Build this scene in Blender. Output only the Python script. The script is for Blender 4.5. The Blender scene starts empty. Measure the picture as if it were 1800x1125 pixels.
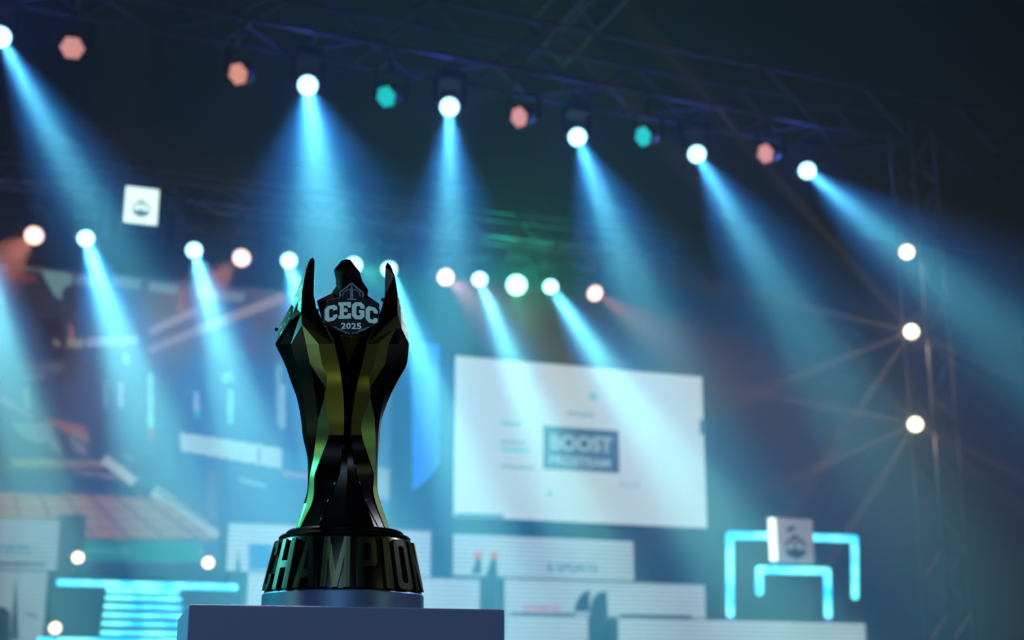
import bpy, bmesh, math, random
import numpy as np
from mathutils import Vector, Matrix
random.seed(7)
R = math.radians
SC = bpy.context.scene
COL = SC.collection

# ------------------------------------------------------------------ camera, world, exposure
F = 2500.0; PITCH = R(15.0); EYE = Vector((0, 0, 1.0))
cd = bpy.data.cameras.new('camera'); cam = bpy.data.objects.new('camera', cd); COL.objects.link(cam)
cam.location = EYE; cam.rotation_euler = (math.pi/2 + PITCH, 0, 0)
cd.sensor_width = 36; cd.lens = 50; cd.clip_start = 0.05; cd.clip_end = 200
cd.dof.use_dof = True; cd.dof.focus_distance = 2.33; cd.dof.aperture_fstop = 50/12
cd.dof.aperture_blades = 0
SC.camera = cam
SC.view_settings.view_transform = 'Standard'; SC.view_settings.look = 'None'
SC.view_settings.exposure = 0; SC.view_settings.gamma = 1; SC.view_settings.use_curve_mapping = False
SC.cycles.volume_bounces = 0; SC.cycles.max_bounces = 5; SC.cycles.diffuse_bounces = 2
SC.cycles.glossy_bounces = 3; SC.cycles.transmission_bounces = 2
SC.cycles.sample_clamp_indirect = 2.0; SC.cycles.sample_clamp_direct = 0
SC.cycles.caustics_reflective = False; SC.cycles.caustics_refractive = False
SC.cycles.use_denoising = True
SC.cycles.use_adaptive_sampling = False
w = bpy.data.worlds.new('hall_darkness'); SC.world = w; w.use_nodes = True
w.node_tree.nodes['Background'].inputs[0].default_value = (0.55, 0.5, 1.0, 1)
w.node_tree.nodes['Background'].inputs[1].default_value = 0.05

FWD = Vector((0, math.cos(PITCH), math.sin(PITCH))); UP = Vector((0, -math.sin(PITCH), math.cos(PITCH)))
def ray(px, py):
    return Vector((1, 0, 0))*((px-900)/F) + FWD - UP*((py-562.5)/F)
TH = R(20.5)                                   # the stage front is turned this much from the camera's view
U = Vector((math.cos(TH), math.sin(TH), 0)); NV = Vector((-math.sin(TH), math.cos(TH), 0))
def on(px, py, d):                             # point of the vertical stage plane at depth d
    r = ray(px, py); return EYE + r*(d/r.dot(NV))
def at_z(px, py, z):
    r = ray(px, py); return EYE + r*((z-EYE.z)/r.z)
def at_y(px, py, Y):
    r = ray(px, py); return EYE + r*(Y/r.y)
def st(s, z, d): return U*s + NV*d + Vector((0, 0, z))   # stage coordinates -> world
def sz(px, py, d):
    p = on(px, py, d); return p.dot(U), p.z

def area(name, loc, target, size, power, color, sy=None):
    l = bpy.data.lights.new(name, 'AREA'); l.energy = power; l.color = color; l.size = size
    if sy: l.shape = 'RECTANGLE'; l.size_y = sy
    o = bpy.data.objects.new(name, l); COL.objects.link(o); o.location = loc
    o.rotation_euler = (Vector(target)-Vector(loc)).to_track_quat('-Z', 'Y').to_euler()
    return o
# added fill lights on the audience side, behind and beside the camera
area('fill_light', (-.6, -5.0, 5.2), (-0.3, 2.3, 1.3), 2.5, 220, (0.42, 0.72, 1.0))
area('fill_light', (4.2, 0.2, 3.0), (-0.3, 2.3, 1.3), 1.5, 14, (0.75, 1.0, 0.45))
area('fill_light', (-4.6, 0.6, 2.2), (-0.3, 2.3, 1.3), 1.5, 6, (0.75, 1.0, 0.5))
# added rim lights out of view, at both sides and behind, aimed at the trophy
def side_spot(loc, power, color, size=18):
    l = bpy.data.lights.new('rim_light', 'SPOT'); l.energy = power; l.color = color; l.spot_size = math.radians(size); l.spot_blend = .5; l.shadow_soft_size = .15
    o = bpy.data.objects.new('rim_light', l); COL.objects.link(o); o.location = loc
    o.rotation_euler = (Vector((-.28, 2.3, 1.3))-Vector(loc)).to_track_quat('-Z', 'Y').to_euler()
side_spot((-4.2, 3.6, 3.2), 1500, (.15, .9, 1.0), 24); side_spot((2.9, 3.9, 3.4), 380, (.75, .8, 1.0)); side_spot((-.9, 3.8, 3.7), 330, (1.0, .75, .95), 30)

# ------------------------------------------------------------------ helpers
def lin(c): return tuple(((v/255)/12.92 if v/255 <= .04045 else ((v/255+.055)/1.055)**2.4) for v in c)
MATS = {}
def mat(name, color, rough=.5, metal=0, emit=None, es=1, grain=0, gscale=40, sampling=None, rows=0):
    if name in MATS: return MATS[name]
    m = bpy.data.materials.new(name); m.use_nodes = True; nt = m.node_tree; b = nt.nodes['Principled BSDF']
    b.inputs['Base Color'].default_value = (*color, 1); b.inputs['Roughness'].default_value = rough
    b.inputs['Metallic'].default_value = metal
    tc = nt.nodes.new('ShaderNodeTexCoord')
    if grain:
        n = nt.nodes.new('ShaderNodeTexNoise'); n.inputs['Scale'].default_value = gscale
        nt.links.new(tc.outputs['Object'], n.inputs['Vector'])
        mr = nt.nodes.new('ShaderNodeMapRange'); mr.inputs['To Min'].default_value = max(0, rough-grain)
        mr.inputs['To Max'].default_value = min(1, rough+grain)
        nt.links.new(n.outputs['Fac'], mr.inputs['Value']); nt.links.new(mr.outputs['Result'], b.inputs['Roughness'])
    if emit:
        b.inputs['Emission Color'].default_value = (*emit, 1); b.inputs['Emission Strength'].default_value = es
        if rows:
            wv = nt.nodes.new('ShaderNodeTexWave'); wv.bands_direction = 'Z'; wv.inputs['Scale'].default_value = rows
            nt.links.new(tc.outputs['Object'], wv.inputs['Vector'])
            n = nt.nodes.new('ShaderNodeTexNoise'); n.inputs['Scale'].default_value = 0.8
            nt.links.new(tc.outputs['Object'], n.inputs['Vector'])
            mr = nt.nodes.new('ShaderNodeMapRange'); mr.inputs['To Min'].default_value = es*.5; mr.inputs['To Max'].default_value = es*1.45
            nt.links.new(wv.outputs['Fac'], mr.inputs['Value'])
            mu = nt.nodes.new('ShaderNodeMath'); mu.operation = 'MULTIPLY'
            mr2 = nt.nodes.new('ShaderNodeMapRange'); mr2.inputs['To Min'].default_value = .8; mr2.inputs['To Max'].default_value = 1.2
            nt.links.new(n.outputs['Fac'], mr2.inputs['Value'])
            nt.links.new(mr.outputs['Result'], mu.inputs[0]); nt.links.new(mr2.outputs['Result'], mu.inputs[1])
            nt.links.new(mu.outputs[0], b.inputs['Emission Strength'])
    if sampling: m.cycles.emission_sampling = sampling
    MATS[name] = m; return m

def tag(o, label=None, cat=None, group=None, kind=None):
    if label: o['label'] = label
    if cat: o['category'] = cat
    if group: o['group'] = group
    if kind: o['kind'] = kind
    return o
def empty(name, loc, label, cat, group=None, rz=0):
    o = bpy.data.objects.new(name, None); COL.objects.link(o); o.location = loc; o.rotation_euler = (0, 0, rz)
    o.empty_display_size = .1
    return tag(o, label, cat, group)
def link(name, me, m, parent=None, world=None):
    o = bpy.data.objects.new(name, me); COL.objects.link(o)
    if m is not None and len(me.materials) == 0: me.materials.append(m)
    if parent is not None:
        o.parent = parent
    if world is not None: o.matrix_local = world
    return o
def bm_mesh(name, bm, smooth=False):
    me = bpy.data.meshes.new(name); bmesh.ops.recalc_face_normals(bm, faces=bm.faces)
    bm.to_mesh(me); bm.free()
    if smooth:
        for p in me.polygons: p.use_smooth = True
    return me
def box_bm(bm, x0, x1, y0, y1, z0, z1, bev=0):
    t = bmesh.new(); bmesh.ops.create_cube(t, size=1)
    for v in t.verts: v.co = Vector(((x0+x1)/2+v.co.x*(x1-x0), (y0+y1)/2+v.co.y*(y1-y0), (z0+z1)/2+v.co.z*(z1-z0)))
    if bev: bmesh.ops.bevel(t, geom=t.edges[:], offset=bev, segments=2, affect='EDGES', profile=.5)
    me = bpy.data.meshes.new('t'); t.to_mesh(me); t.free(); bm.from_mesh(me); bpy.data.meshes.remove(me)
def box(name, m, parent, dims, bev=0, world=None):
    bm = bmesh.new(); box_bm(bm, *dims, bev); return link(name, bm_mesh(name, bm), m, parent, world)
def lathe_bm(bm, prof, seg=32, mx=None, cap=True):
    rings = []
    for r, z in prof:
        ring = []
        for k in range(seg):
            a = 2*math.pi*k/seg; co = Vector((r*math.cos(a), r*math.sin(a), z))
            ring.append(bm.verts.new(mx @ co if mx else co))
        rings.append(ring)
    for a, b in zip(rings, rings[1:]):
        for k in range(seg): bm.faces.new((a[k], a[(k+1) % seg], b[(k+1) % seg], b[k]))
    if cap:
        bm.faces.new(rings[0][::-1]); bm.faces.new(rings[-1])
def tube_bm(bm, p, q, r, seg=10):
    p, q = Vector(p), Vector(q); d = q-p
    mx = Matrix.Translation(p) @ d.to_track_quat('Z', 'Y').to_matrix().to_4x4()
    lathe_bm(bm, [(r, 0), (r, d.length)], seg, mx)
def poly_prism(bm, pts, thick_vec):
    a = [bm.verts.new(p) for p in pts]; b = [bm.verts.new(Vector(p)+thick_vec) for p in pts]
    n = len(pts); fs = [bm.faces.new(a), bm.faces.new(b[::-1])]
    for i in range(n): bm.faces.new((a[i], b[i], b[(i+1) % n], a[(i+1) % n]))
    for f in fs: f.normal_update()
    if n > 4: bmesh.ops.triangulate(bm, faces=fs)
def text_mesh(s, ext=0.02, offset=0.0):
    c = bpy.data.curves.new('t', 'FONT'); c.body = s; c.size = 1; c.extrude = ext; c.offset = offset; c.resolution_u = 3
    o = bpy.data.objects.new('t', c); COL.objects.link(o); bpy.context.view_layer.update()
    me = bpy.data.meshes.new_from_object(o.evaluated_get(bpy.context.evaluated_depsgraph_get()))
    bpy.data.objects.remove(o); bpy.data.curves.remove(c)
    xs = [v.co.x for v in me.vertices]; ys = [v.co.y for v in me.vertices]
    x0, x1, y0, y1 = min(xs), max(xs), min(ys), max(ys)
    for v in me.vertices:                       # normalised to a unit square
        v.co.x = (v.co.x-x0)/(x1-x0); v.co.y = (v.co.y-y0)/(y1-y0)
    return me
STAGE_ROT = Matrix.Rotation(TH, 4, 'Z')
def stage_text(s, m, parent, x0, x1, z0, z1, y, name='lettering', offset=.02):
    me = text_mesh(s, .01, offset)
    for v in me.vertices: v.co = Vector((x0+v.co.x*(x1-x0), y-v.co.z*.5, z0+v.co.y*(z1-z0)))
    me.materials.clear()
    return link(name, me, m, parent)

# ------------------------------------------------------------------ materials
BLACK = mat('matte_black_metal', (.012, .012, .014), .55, 0, grain=.1)
TRUSSM = mat('truss_aluminium', (.10, .10, .12), .5, .0, grain=.1)
DECK = mat('black_stage_deck', (.008, .008, .011), .5, 0, grain=.15, gscale=6)
CLOTH = mat('black_drape', (.004, .004, .006), .95)
LEDW = mat('white_led_panel', (.02, .02, .02), .5, 0, emit=lin((162, 180, 184)), es=.95, rows=3.9, sampling='NONE')
LEDB = mat('grey_led_panel', (.02, .02, .02), .5, 0, emit=lin((150, 162, 172)), es=.68, rows=3.9, sampling='NONE')
SCREENW = mat('white_screen', (.3, .3, .3), .5, 0, emit=lin((204, 216, 216)), es=.84)
TUBE = None
def emis_mat(name, c1, c2, scale=3, es=1.0, sampling='NONE'):
    m = bpy.data.materials.new(name); m.use_nodes = True; nt = m.node_tree; b = nt.nodes['Principled BSDF']
    tc = nt.nodes.new('ShaderNodeTexCoord'); n = nt.nodes.new('ShaderNodeTexNoise'); n.inputs['Scale'].default_value = scale
    r = nt.nodes.new('ShaderNodeValToRGB'); r.color_ramp.elements[0].position = .38; r.color_ramp.elements[1].position = .62
    r.color_ramp.elements[0].color = (*c1, 1); r.color_ramp.elements[1].color = (*c2, 1)
    nt.links.new(tc.outputs['Object'], n.inputs['Vector']); nt.links.new(n.outputs['Fac'], r.inputs['Fac'])
    nt.links.new(r.outputs['Color'], b.inputs['Emission Color']); b.inputs['Emission Strength'].default_value = es
    b.inputs['Base Color'].default_value = (.2, .2, .2, 1)
    m.cycles.emission_sampling = sampling
    return m
TUBE = emis_mat('cyan_led_tube', (.01, .48, 1.25), (.18, 1.0, .95), 2.5, 2.2)
SIDE_GLOW = mat('white_side_glow', (.5, .5, .5), .4, 0, emit=(.85, 1, .82), es=1.8, sampling='NONE')
PURPLE = mat('violet_led_end', (.1, .1, .1), .5, 0, emit=(.12, .06, .6), es=.8, sampling='NONE')
LENS = mat('cyan_lamp_lens', (.5, .5, .5), .2, 0, emit=(.45, 1, 1), es=3.5, sampling='NONE')
LENSG = mat('green_lamp_lens', (.5, .5, .5), .2, 0, emit=(.4, 1, .75), es=4, sampling='NONE')
LENSP = mat('peach_lamp_lens', (.5, .5, .5), .2, 0, emit=(1, .62, .48), es=2.4, sampling='NONE')
LENSK = mat('warm_blinder_lens', (.5, .5, .5), .2, 0, emit=(1, .85, .6), es=2.5, sampling='NONE')
CELLP = mat('salmon_led_cell', (.3, .3, .3), .3, 0, emit=(1.0, .42, .31), es=.85, sampling='NONE')
CELLT = mat('teal_led_cell', (.3, .3, .3), .3, 0, emit=(.0, .72, .62), es=1.0, sampling='NONE')
CHROME = mat('dark_reflection_chrome', (.014, .0125, .012), .24, 1.0, grain=.05, gscale=30)  # darkened to stand for facets that reflect the dark hall
OLIVE_LIT = mat('olive_reflection_metal', (.125, .13, .035), .34, 1.0, grain=.05, gscale=30)  # olive reflection put into the base colour
GREEN_LIT = mat('green_lit_metal', (.26, .46, .16), .3, 1.0, grain=.05, gscale=30)  # green light on the facets put into the base colour
NAVYPLATE = mat('emblem_black_enamel', (.008, .008, .016), .6, 0, grain=.05)
PRINT = mat('emblem_pale_print', (.62, .90, .82), .6)
PRINTD = mat('emblem_grey_print', (.17, .18, .27), .6)
BASEBLUE = mat('satin_blue_grey_ring', (.16, .26, .42), .32, .9)
PED = mat('pedestal_laminate', (.12, .15, .28), .5, 0, grain=.05, gscale=20)

# ------------------------------------------------------------------ the setting
def struct(name, m, dims, world=None, label=None):
    o = box(name, m, None, dims, 0, world); o['kind'] = 'structure'
    if label: o['label'] = label
    return o
struct('floor', DECK, (-8, 27, -1, 31.2, -.2, 0), STAGE_ROT, 'dark hall floor in front of the stage')
struct('wall_back', CLOTH, (-8, 27, 31.2, 31.5, 0, 13.2), STAGE_ROT, 'black back wall of the hall behind the stage')
struct('ceiling', CLOTH, (-8, 27, 3, 31.2, 13.2, 13.4), STAGE_ROT, 'black hall ceiling above the trusses')
struct('wall_left', CLOTH, (-8.2, -8, 3, 31.2, 0, 13.2), STAGE_ROT, 'black side wall left of the stage')
struct('wall_right', CLOTH, (27, 27.2, 3, 31.2, 0, 13.2), STAGE_ROT, 'black side wall right of the stage')
DZ = 1.4
struct('trim_1', DECK, (-7.5, 16, 22.6, 31.1, 0, DZ), STAGE_ROT, label='raised black stage deck')

# ------------------------------------------------------------------ haze
hm = bpy.data.materials.new('stage_haze'); hm.use_nodes = True; nt = hm.node_tree; nt.nodes.clear()
vs = nt.nodes.new('ShaderNodeVolumeScatter'); out = nt.nodes.new('ShaderNodeOutputMaterial')
vs.inputs['Density'].default_value = .0112; vs.inputs['Anisotropy'].default_value = .4
vs.inputs['Color'].default_value = (.9, .88, 1, 1); nt.links.new(vs.outputs[0], out.inputs['Volume'])
hz = box('haze', hm, None, (-7.9, 26.9, 4, 31.15, .02, 13.15), 0, STAGE_ROT); tag(hz, 'thin smoke haze filling the stage, lit by the beams', 'haze', kind='stuff')

# ------------------------------------------------------------------ trusses
def truss(name, p0, p1, h, label, cat='truss', bay=.55, cr=.028, roll=0, group=None):
    p0, p1 = Vector(p0), Vector(p1); d = p1-p0; L = d.length
    t = empty(name, p0, label, cat, group)
    if abs(d.z) > .9*L:
        q = Matrix.Rotation(roll, 4, 'Z') @ Matrix.Rotation(-math.pi/2, 4, 'Y')
    else:
        q = Matrix.Rotation(math.atan2(d.y, d.x), 4, 'Z')
    t.rotation_euler = q.to_euler()
    bm = bmesh.new(); tube_bm(bm, (0, 0, 0), (L, 0, 0), cr, 8); cm = bm_mesh('chord', bm); cm.materials.append(TRUSSM)
    for y in (-h/2, h/2):
        for z in (-h/2, h/2):
            o = link('chord', cm, None, t); o.location = (0, y, z)
    n = max(1, round(L/bay)); b = L/n; ln = math.hypot(b, h)
    bm = bmesh.new(); tube_bm(bm, (0, 0, 0), (ln, 0, 0), cr*.55, 6); dm = bm_mesh('brace', bm); dm.materials.append(TRUSSM)
    for i in range(n):
        up = i % 2; a = math.atan2(h, b)
        for s in (-1, 1):
            o = link('brace', dm, None, t); o.location = (i*b, s*h/2, -h/2 if up else h/2); o.rotation_euler = (0, -a if up else a, 0)
        o = link('brace', dm, None, t); o.location = (i*b, -h/2 if up else h/2, -h/2); o.rotation_euler = (0, 0, a if up else -a)
    return t
HT = 9.0                                        # height of the lamps under both trusses
fa, fb = at_z(541, 150, HT), at_z(1419, 300, HT); fd = (fb-fa).normalized()
def rise(v, z): v = v.copy(); v.z = z; return v
truss('front_truss', rise(fa-fd*7.5, HT+1.0), rise(fb+fd*4.5, HT+1.0), .8, 'long dark lighting truss overhead carrying the upper row of lamps', bay=.9, cr=.035)
ra, rb = at_z(151, 419, HT), at_z(968, 504, HT); rd = (rb-ra).normalized()
truss('rear_truss', rise(ra-rd*3.5, HT+1.1), rise(rb+rd*3.0, HT+1.1), .5, 'dark truss in front of the screens carrying the lower row of lamps', bay=.6)
truss('roof_truss', rise(at_z(960, 100, HT+2), 11.2), rise(at_z(1190, -150, HT+2), 11.2), .6, 'dark roof truss crossing above the front truss near the top edge', bay=.7)
tp = at_y(1662, 1000, 19.0)
truss('tower_truss', (tp.x, tp.y, 0), (tp.x, tp.y, 8.9), .42, 'upright lattice tower truss at the right carrying three warm lamps', bay=.42, cr=.026, roll=R(28))

# ------------------------------------------------------------------ lamps
def spot(parent, loc, direction, half, power, color, blend=1.0, r=.07, name='beam_lamp'):
    l = bpy.data.lights.new(name, 'SPOT'); l.energy = power; l.color = color; l.spot_size = 2*R(half); l.spot_blend = blend
    l.shadow_soft_size = r
    o = bpy.data.objects.new(name, l); COL.objects.link(o); o.parent = parent; o.location = loc
    o.rotation_euler = Vector(direction).to_track_quat('-Z', 'Y').to_euler(); return o
def pointl(parent, loc, power, color, r=.08, name='halo_light'):  # added point light; its halo in the haze stands for lens glare
    l = bpy.data.lights.new(name, 'POINT'); l.energy = power; l.color = color; l.shadow_soft_size = r
    o = bpy.data.objects.new(name, l); COL.objects.link(o); o.parent = parent; o.location = loc; return o
LINES = {'front': (fa, fd, HT+.57, .4), 'rear': (ra, rd, HT+.825, .25)}
def crossbar(bm, p, c, row):
    a, u_, zb, h = LINES[row]; foot = a+u_*((p-a).dot(u_)); foot.z = p.z; off = foot-p; top = Vector((c.x, c.y, zb-p.z))
    n = Vector((-u_.y, u_.x, 0)); q = foot-p+Vector((0, 0, zb-p.z))
    tube_bm(bm, c, top, .02); tube_bm(bm, q-n*(h+.03), q+n*(h+.03), .024)
    l = top-q
    if l.length > .05: tube_bm(bm, q, top, .024)
def dmx(direction, loc=(0, 0, 0)):
    return Matrix.Translation(Vector(loc)) @ Vector(direction).to_track_quat('Z', 'Y').to_matrix().to_4x4()
def moving_head(lens, direction, label, group, r=.13, hang='front', lensm=None, scale=1, name='moving_head_lamp', floor=False, pan=0):
    """empty at the lens; head shell, lens dome, yoke and base box"""
    t = empty(name, lens, label, 'stage light', group); d = Vector(direction).normalized()
    bm = bmesh.new(); k = r/.115
    lathe_bm(bm, [(.06*k, -.42*k), (.13*k, -.38*k), (.15*k, -.2*k), (.14*k, -.05*k), (.135*k, .0), (.118*k, .0)], 24, dmx(d)); link('head_shell', bm_mesh('head_shell', bm, True), BLACK, t)
    bm = bmesh.new(); lathe_bm(bm, [(r*.99, .0), (r*.94, .035*k), (r*.7, .075*k), (r*.35, .098*k), (r*.02, .105*k)], 24, dmx(d)); link('lens', bm_mesh('lens', bm, True), lensm or LENS, t)
    c = -d*.2*k; side = Vector((math.cos(TH), math.sin(TH), 0)); sg = -1 if floor else 1
    for s in (-1, 1):
        bm = bmesh.new(); e = c+side*s*.185*k
        poly_prism(bm, [e+Vector((-.03, -.02, 0)), e+Vector((.03, -.02, 0)), e+Vector((.03, -.02, sg*.30*k)), e+Vector((-.03, -.02, sg*.30*k))], Vector((0, .04, 0)))
        link('yoke_arm', bm_mesh('yoke_arm', bm), BLACK, t)
    mx = Matrix.Translation(c+Vector((0, 0, sg*.34*k))) @ STAGE_ROT
    bm = bmesh.new(); box_bm(bm, -.15*k, .15*k, -.15*k, .15*k, -.05*k, .05*k, .01); bm.transform(mx); link('base', bm_mesh('base', bm), BLACK, t)
    if not floor:
        bm = bmesh.new(); crossbar(bm, t.location, c+Vector((0, 0, .38*k)), hang); link('clamp', bm_mesh('clamp', bm), BLACK, t)
    return t
CY1 = (.16, 1.0, .92); CY2 = (.045, .34, 1.0)
UPN = ['first', 'second', 'third', 'fourth', 'fifth', 'sixth', 'seventh']
PW = 32000
# px, py, far end of the beam in the picture, lean towards the hall (m), skirt half angle, skirt, core
upper = [(0, 65, 190, 420, -6.5, 3.6, 1, 1.0), (541, 150, 572, 420, -7, 5.6, .8, 1.0), (790, 188, 792, 450, -7, 3.8, 1, 1.0),
         (1015, 241, 1105, 480, -8, 3.6, 1, .9), (1225, 271, 1372, 520, -9.5, 3.0, 1, .95), (1419, 300, 1630, 480, -9.5, 3.1, 1, .95)]
for i, (px, py, ex, ey, dy, half, ks, kc) in enumerate(upper):
    p = at_z(px, py, HT); e = at_y(ex, ey, p.y+dy); d = (e-p).normalized()
    t = moving_head(p, d, 'moving head lamp with a wide cyan beam, %s from the left on the upper row' % UPN[i], 'cyan moving heads under the front truss')
    spot(t, d*.15, d, half*1.1, PW*ks*.6, CY2, r=.05); spot(t, d*.15, d, half*.62, PW*kc*.6, (.05, .72, 1.0), r=.05); spot(t, d*.15, d, half*.42, PW*kc*1.8, (.2, .88, .85), 1, r=.07)
    pointl(t, d*.18, 34, (.07, .13, 1.0))
lower = [(-40, 395, 12, 640, -6, 5), (151, 419, 215, 620, -6, 5.6), (341, 440, 385, 600, -6, 4.6), (508, 458, 545, 600, -6, 4.6),
         (684, 473, 755, 680, -6, 5.0), (843, 491, 905, 650, -6, 4.4), (968, 504, 1060, 640, -6, 4.8)]
for i, (px, py, ex, ey, dy, half) in enumerate(lower):
    p = at_z(px, py, HT); e = at_y(ex, ey, p.y+dy); d = (e-p).normalized()
    t = moving_head(p, d, 'moving head lamp with a narrow cyan beam, %s from the left on the lower row' % UPN[i], 'cyan moving heads under the rear truss', r=.145, hang='rear')
    spot(t, d*.16, d, half*1.1, PW*.75, (.03, .42, 1.0), r=.08); spot(t, d*.16, d, half*.52, PW*3.8, (.22, .95, .8), 1, r=.09)
    pointl(t, d*.2, 22, (.05, .16, 1.0))
# green lamps on the lower row
for px, py, lab in ((908, 501, 'very bright green lamp facing the hall, between two cyan heads of the lower row'), (622, 466, 'green lamp half hidden behind the head of the trophy')):
    p = at_z(px, py, HT); d = (EYE+Vector((0, 0, 2))-p).normalized()
    t = moving_head(p, d, lab, None, r=.2 if px > 900 else .15, hang='rear', lensm=LENSG); del_g = t.pop('group', None)
    pointl(t, d*.2, 330 if px > 900 else 40, (.03, 1.0, .5), .1)
    if px < 900: spot(t, d*.16, at_y(672, 492, p.y-1)-p, 14, 2500, (.05, 1, .5))
    else: spot(t, d*.22, Vector((.1, -.3, -1)), 26, 1500, (.03, 1, .5))
# peach pars on the lower row with short soft beams
for i, (px, py, ex, ey) in enumerate([(60, 414, 35, 436), (425, 453, 392, 482), (783, 487, 812, 508), (1045, 515, 1100, 550)]):
    p = at_z(px, py, HT); e = at_y(ex, ey, p.y-.9); d = (e-p).normalized()
    t = moving_head(p, d, 'peach coloured spotlight, %s from the left on the lower row' % UPN[i], 'peach spotlights under the rear truss', r=.165, hang='rear', lensm=LENSP, name='wash_spotlight')
    spot(t, d*.16, d, 13, 2600, (1, .35, .22)); pointl(t, d*.16, 18, (1, .4, .3))
# LED pars on the upper row, each lens a plate of small cells
def cell_par(px, py, facing, m, label, group):
    p = at_z(px, py, HT); t = empty('led_par_lamp', p, label, 'stage light', group); d = Vector(facing).normalized()
    bm = bmesh.new(); lathe_bm(bm, [(.07, -.26), (.14, -.2), (.17, -.05), (.17, .02), (.158, .02), (.152, 0)], 28, dmx(d)); link('can', bm_mesh('can', bm, True), BLACK, t)
    bm = bmesh.new(); mx = dmx(d)
    for a in range(-5, 6):
        for b in range(-5, 6):
            x = (a+b*.5)*.044; y = b*.038
            if math.hypot(x, y) < .14:
                lathe_bm(bm, [(.0215, .004), (.019, .012), (.007, .018)], 8, mx @ Matrix.Translation((x, y, 0)))
    o = link('lens_cells', bm_mesh('lens_cells', bm), m, t)
    bm = bmesh.new(); c = -d*.12
    for s in (-1, 1):
        e = c+U*s*.225
        poly_prism(bm, [e+Vector((-.02, -.015, 0)), e+Vector((.02, -.015, 0)), e+Vector((.02, -.015, .34)), e+Vector((-.02, -.015, .34))], Vector((0, .03, 0)))
    tube_bm(bm, c+U*-.225+Vector((0, 0, .33)), c+U*.225+Vector((0, 0, .33)), .015); crossbar(bm, t.location, c+Vector((0, 0, .33)), 'front')
    link('yoke', bm_mesh('yoke', bm), BLACK, t)
    return t
for i, (px, py, f) in enumerate([(127, 84, (.25, -.9, -.75)), (419, 130, (-.45, -.9, -.55)), (913, 206, (-.75, -.85, -.5)), (1346, 270, (-1.0, -.85, -.55))]):
    cell_par(px, py, f, CELLP, 'round salmon LED par lamp, %s of that colour from the left on the upper row' % UPN[i], 'salmon LED pars under the front truss')
for px, py, f, lab in [(679, 170, (-.5, -.9, -.6), 'round teal LED par lamp between the second and third cyan beams'), (1131, 240, (-.9, -.85, -.5), 'round teal LED par lamp between the fourth and fifth cyan beams')]:
    cell_par(px, py, f, CELLT, lab, 'teal LED pars under the front truss')

# warm lamps on the tower: narrow spots added on the lower two imitate star rays
def blinder(px, py, Y, label, group, r=.10, power=0, name='warm_blinder_lamp'):
    p = at_y(px, py, Y); t = empty(name, p, label, 'stage light', group); d = (EYE+Vector((.5, 0, 1))-p).normalized()
    bm = bmesh.new(); lathe_bm(bm, [(.05, -.2), (r*1.2, -.15), (r*1.25, .0), (r*1.02, .0)], 24, dmx(d)); link('can', bm_mesh('can', bm, True), BLACK, t)
    bm = bmesh.new(); lathe_bm(bm, [(r, 0), (r*.8, .03), (r*.02, .045)], 24, dmx(d)); link('lens', bm_mesh('lens', bm, True), LENSK, t)
    return t, p, d
for i, (px, py) in enumerate([(1594, 443), (1602, 583), (1609, 746)]):
    t, p, d = blinder(px, py, 18.6, '%s warm white round lamp on the right tower' % ('top', 'middle', 'bottom')[i], 'warm lamps on the right tower')
    bm = bmesh.new(); tube_bm(bm, -d*.1, Vector((tp.x-p.x-.15, tp.y-p.y-.15, 0)), .02); link('bracket', bm_mesh('bracket', bm), BLACK, t)
    pointl(t, d*.09, 26 if i else 8, (1, .68, .35), .03)
    if i:
        for a in (35, 138, 175, 205, 232, 310, 325):
            v = Vector((math.cos(R(a)), -.45, math.sin(R(a))))
            spot(t, d*.07, v, 2.2, 9000 if a not in (35, 310) else 5000, (1, .62, .28), 1, .02)
for i, (px, py, lab) in enumerate([(137, 980, 'small warm uplight at the left end of the stair platform'), (366, 989, 'small warm uplight at the right end of the stair platform'), (97, 1104, 'small warm uplight below left of the stair platform')]):
    t, p, d = blinder(px, py, 22.0, lab, 'warm uplights by the stairs', .09, name='warm_uplight')
    zb = 0 if i == 2 else sz(px, 1028, 24.6)[1]
    bm = bmesh.new(); tube_bm(bm, Vector((0, .05, -.05)), Vector((0, .05, max(zb, DZ)-p.z)), .02); lathe_bm(bm, [(.12, 0), (.12, .02)], 20, Matrix.Translation((0, .05, max(zb, DZ)-p.z)))
    link('stand', bm_mesh('stand', bm), BLACK, t)
    spot(t, (0, 0, .1), (0.02, .0, 1), 5, 5000, (1, .55, .3)); pointl(t, d*.08, 3, (1, .6, .3), .03)

# ------------------------------------------------------------------ the big LED wall at the left
def frame_obj(px0, py0, d):                     # local frame of a stage-plane thing: x along the stage, y back, z up
    p = on(px0, py0, d); return p
DL = 28.4
pts = {}
wl = sz(-60, 560, DL)[0]; wr = sz(690, 620, DL)[0]; wt = sz(300, 492, DL)[1]; wb = sz(300, 1012, DL)[1]
NX, NZ = 340, 200
S, Z = np.meshgrid(np.linspace(wl, wr, NX+1)[:-1]+(wr-wl)/NX/2, np.linspace(wb, wt, NZ+1)[:-1]+(wt-wb)/NZ/2)
img = np.zeros((NZ, NX, 3))
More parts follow.
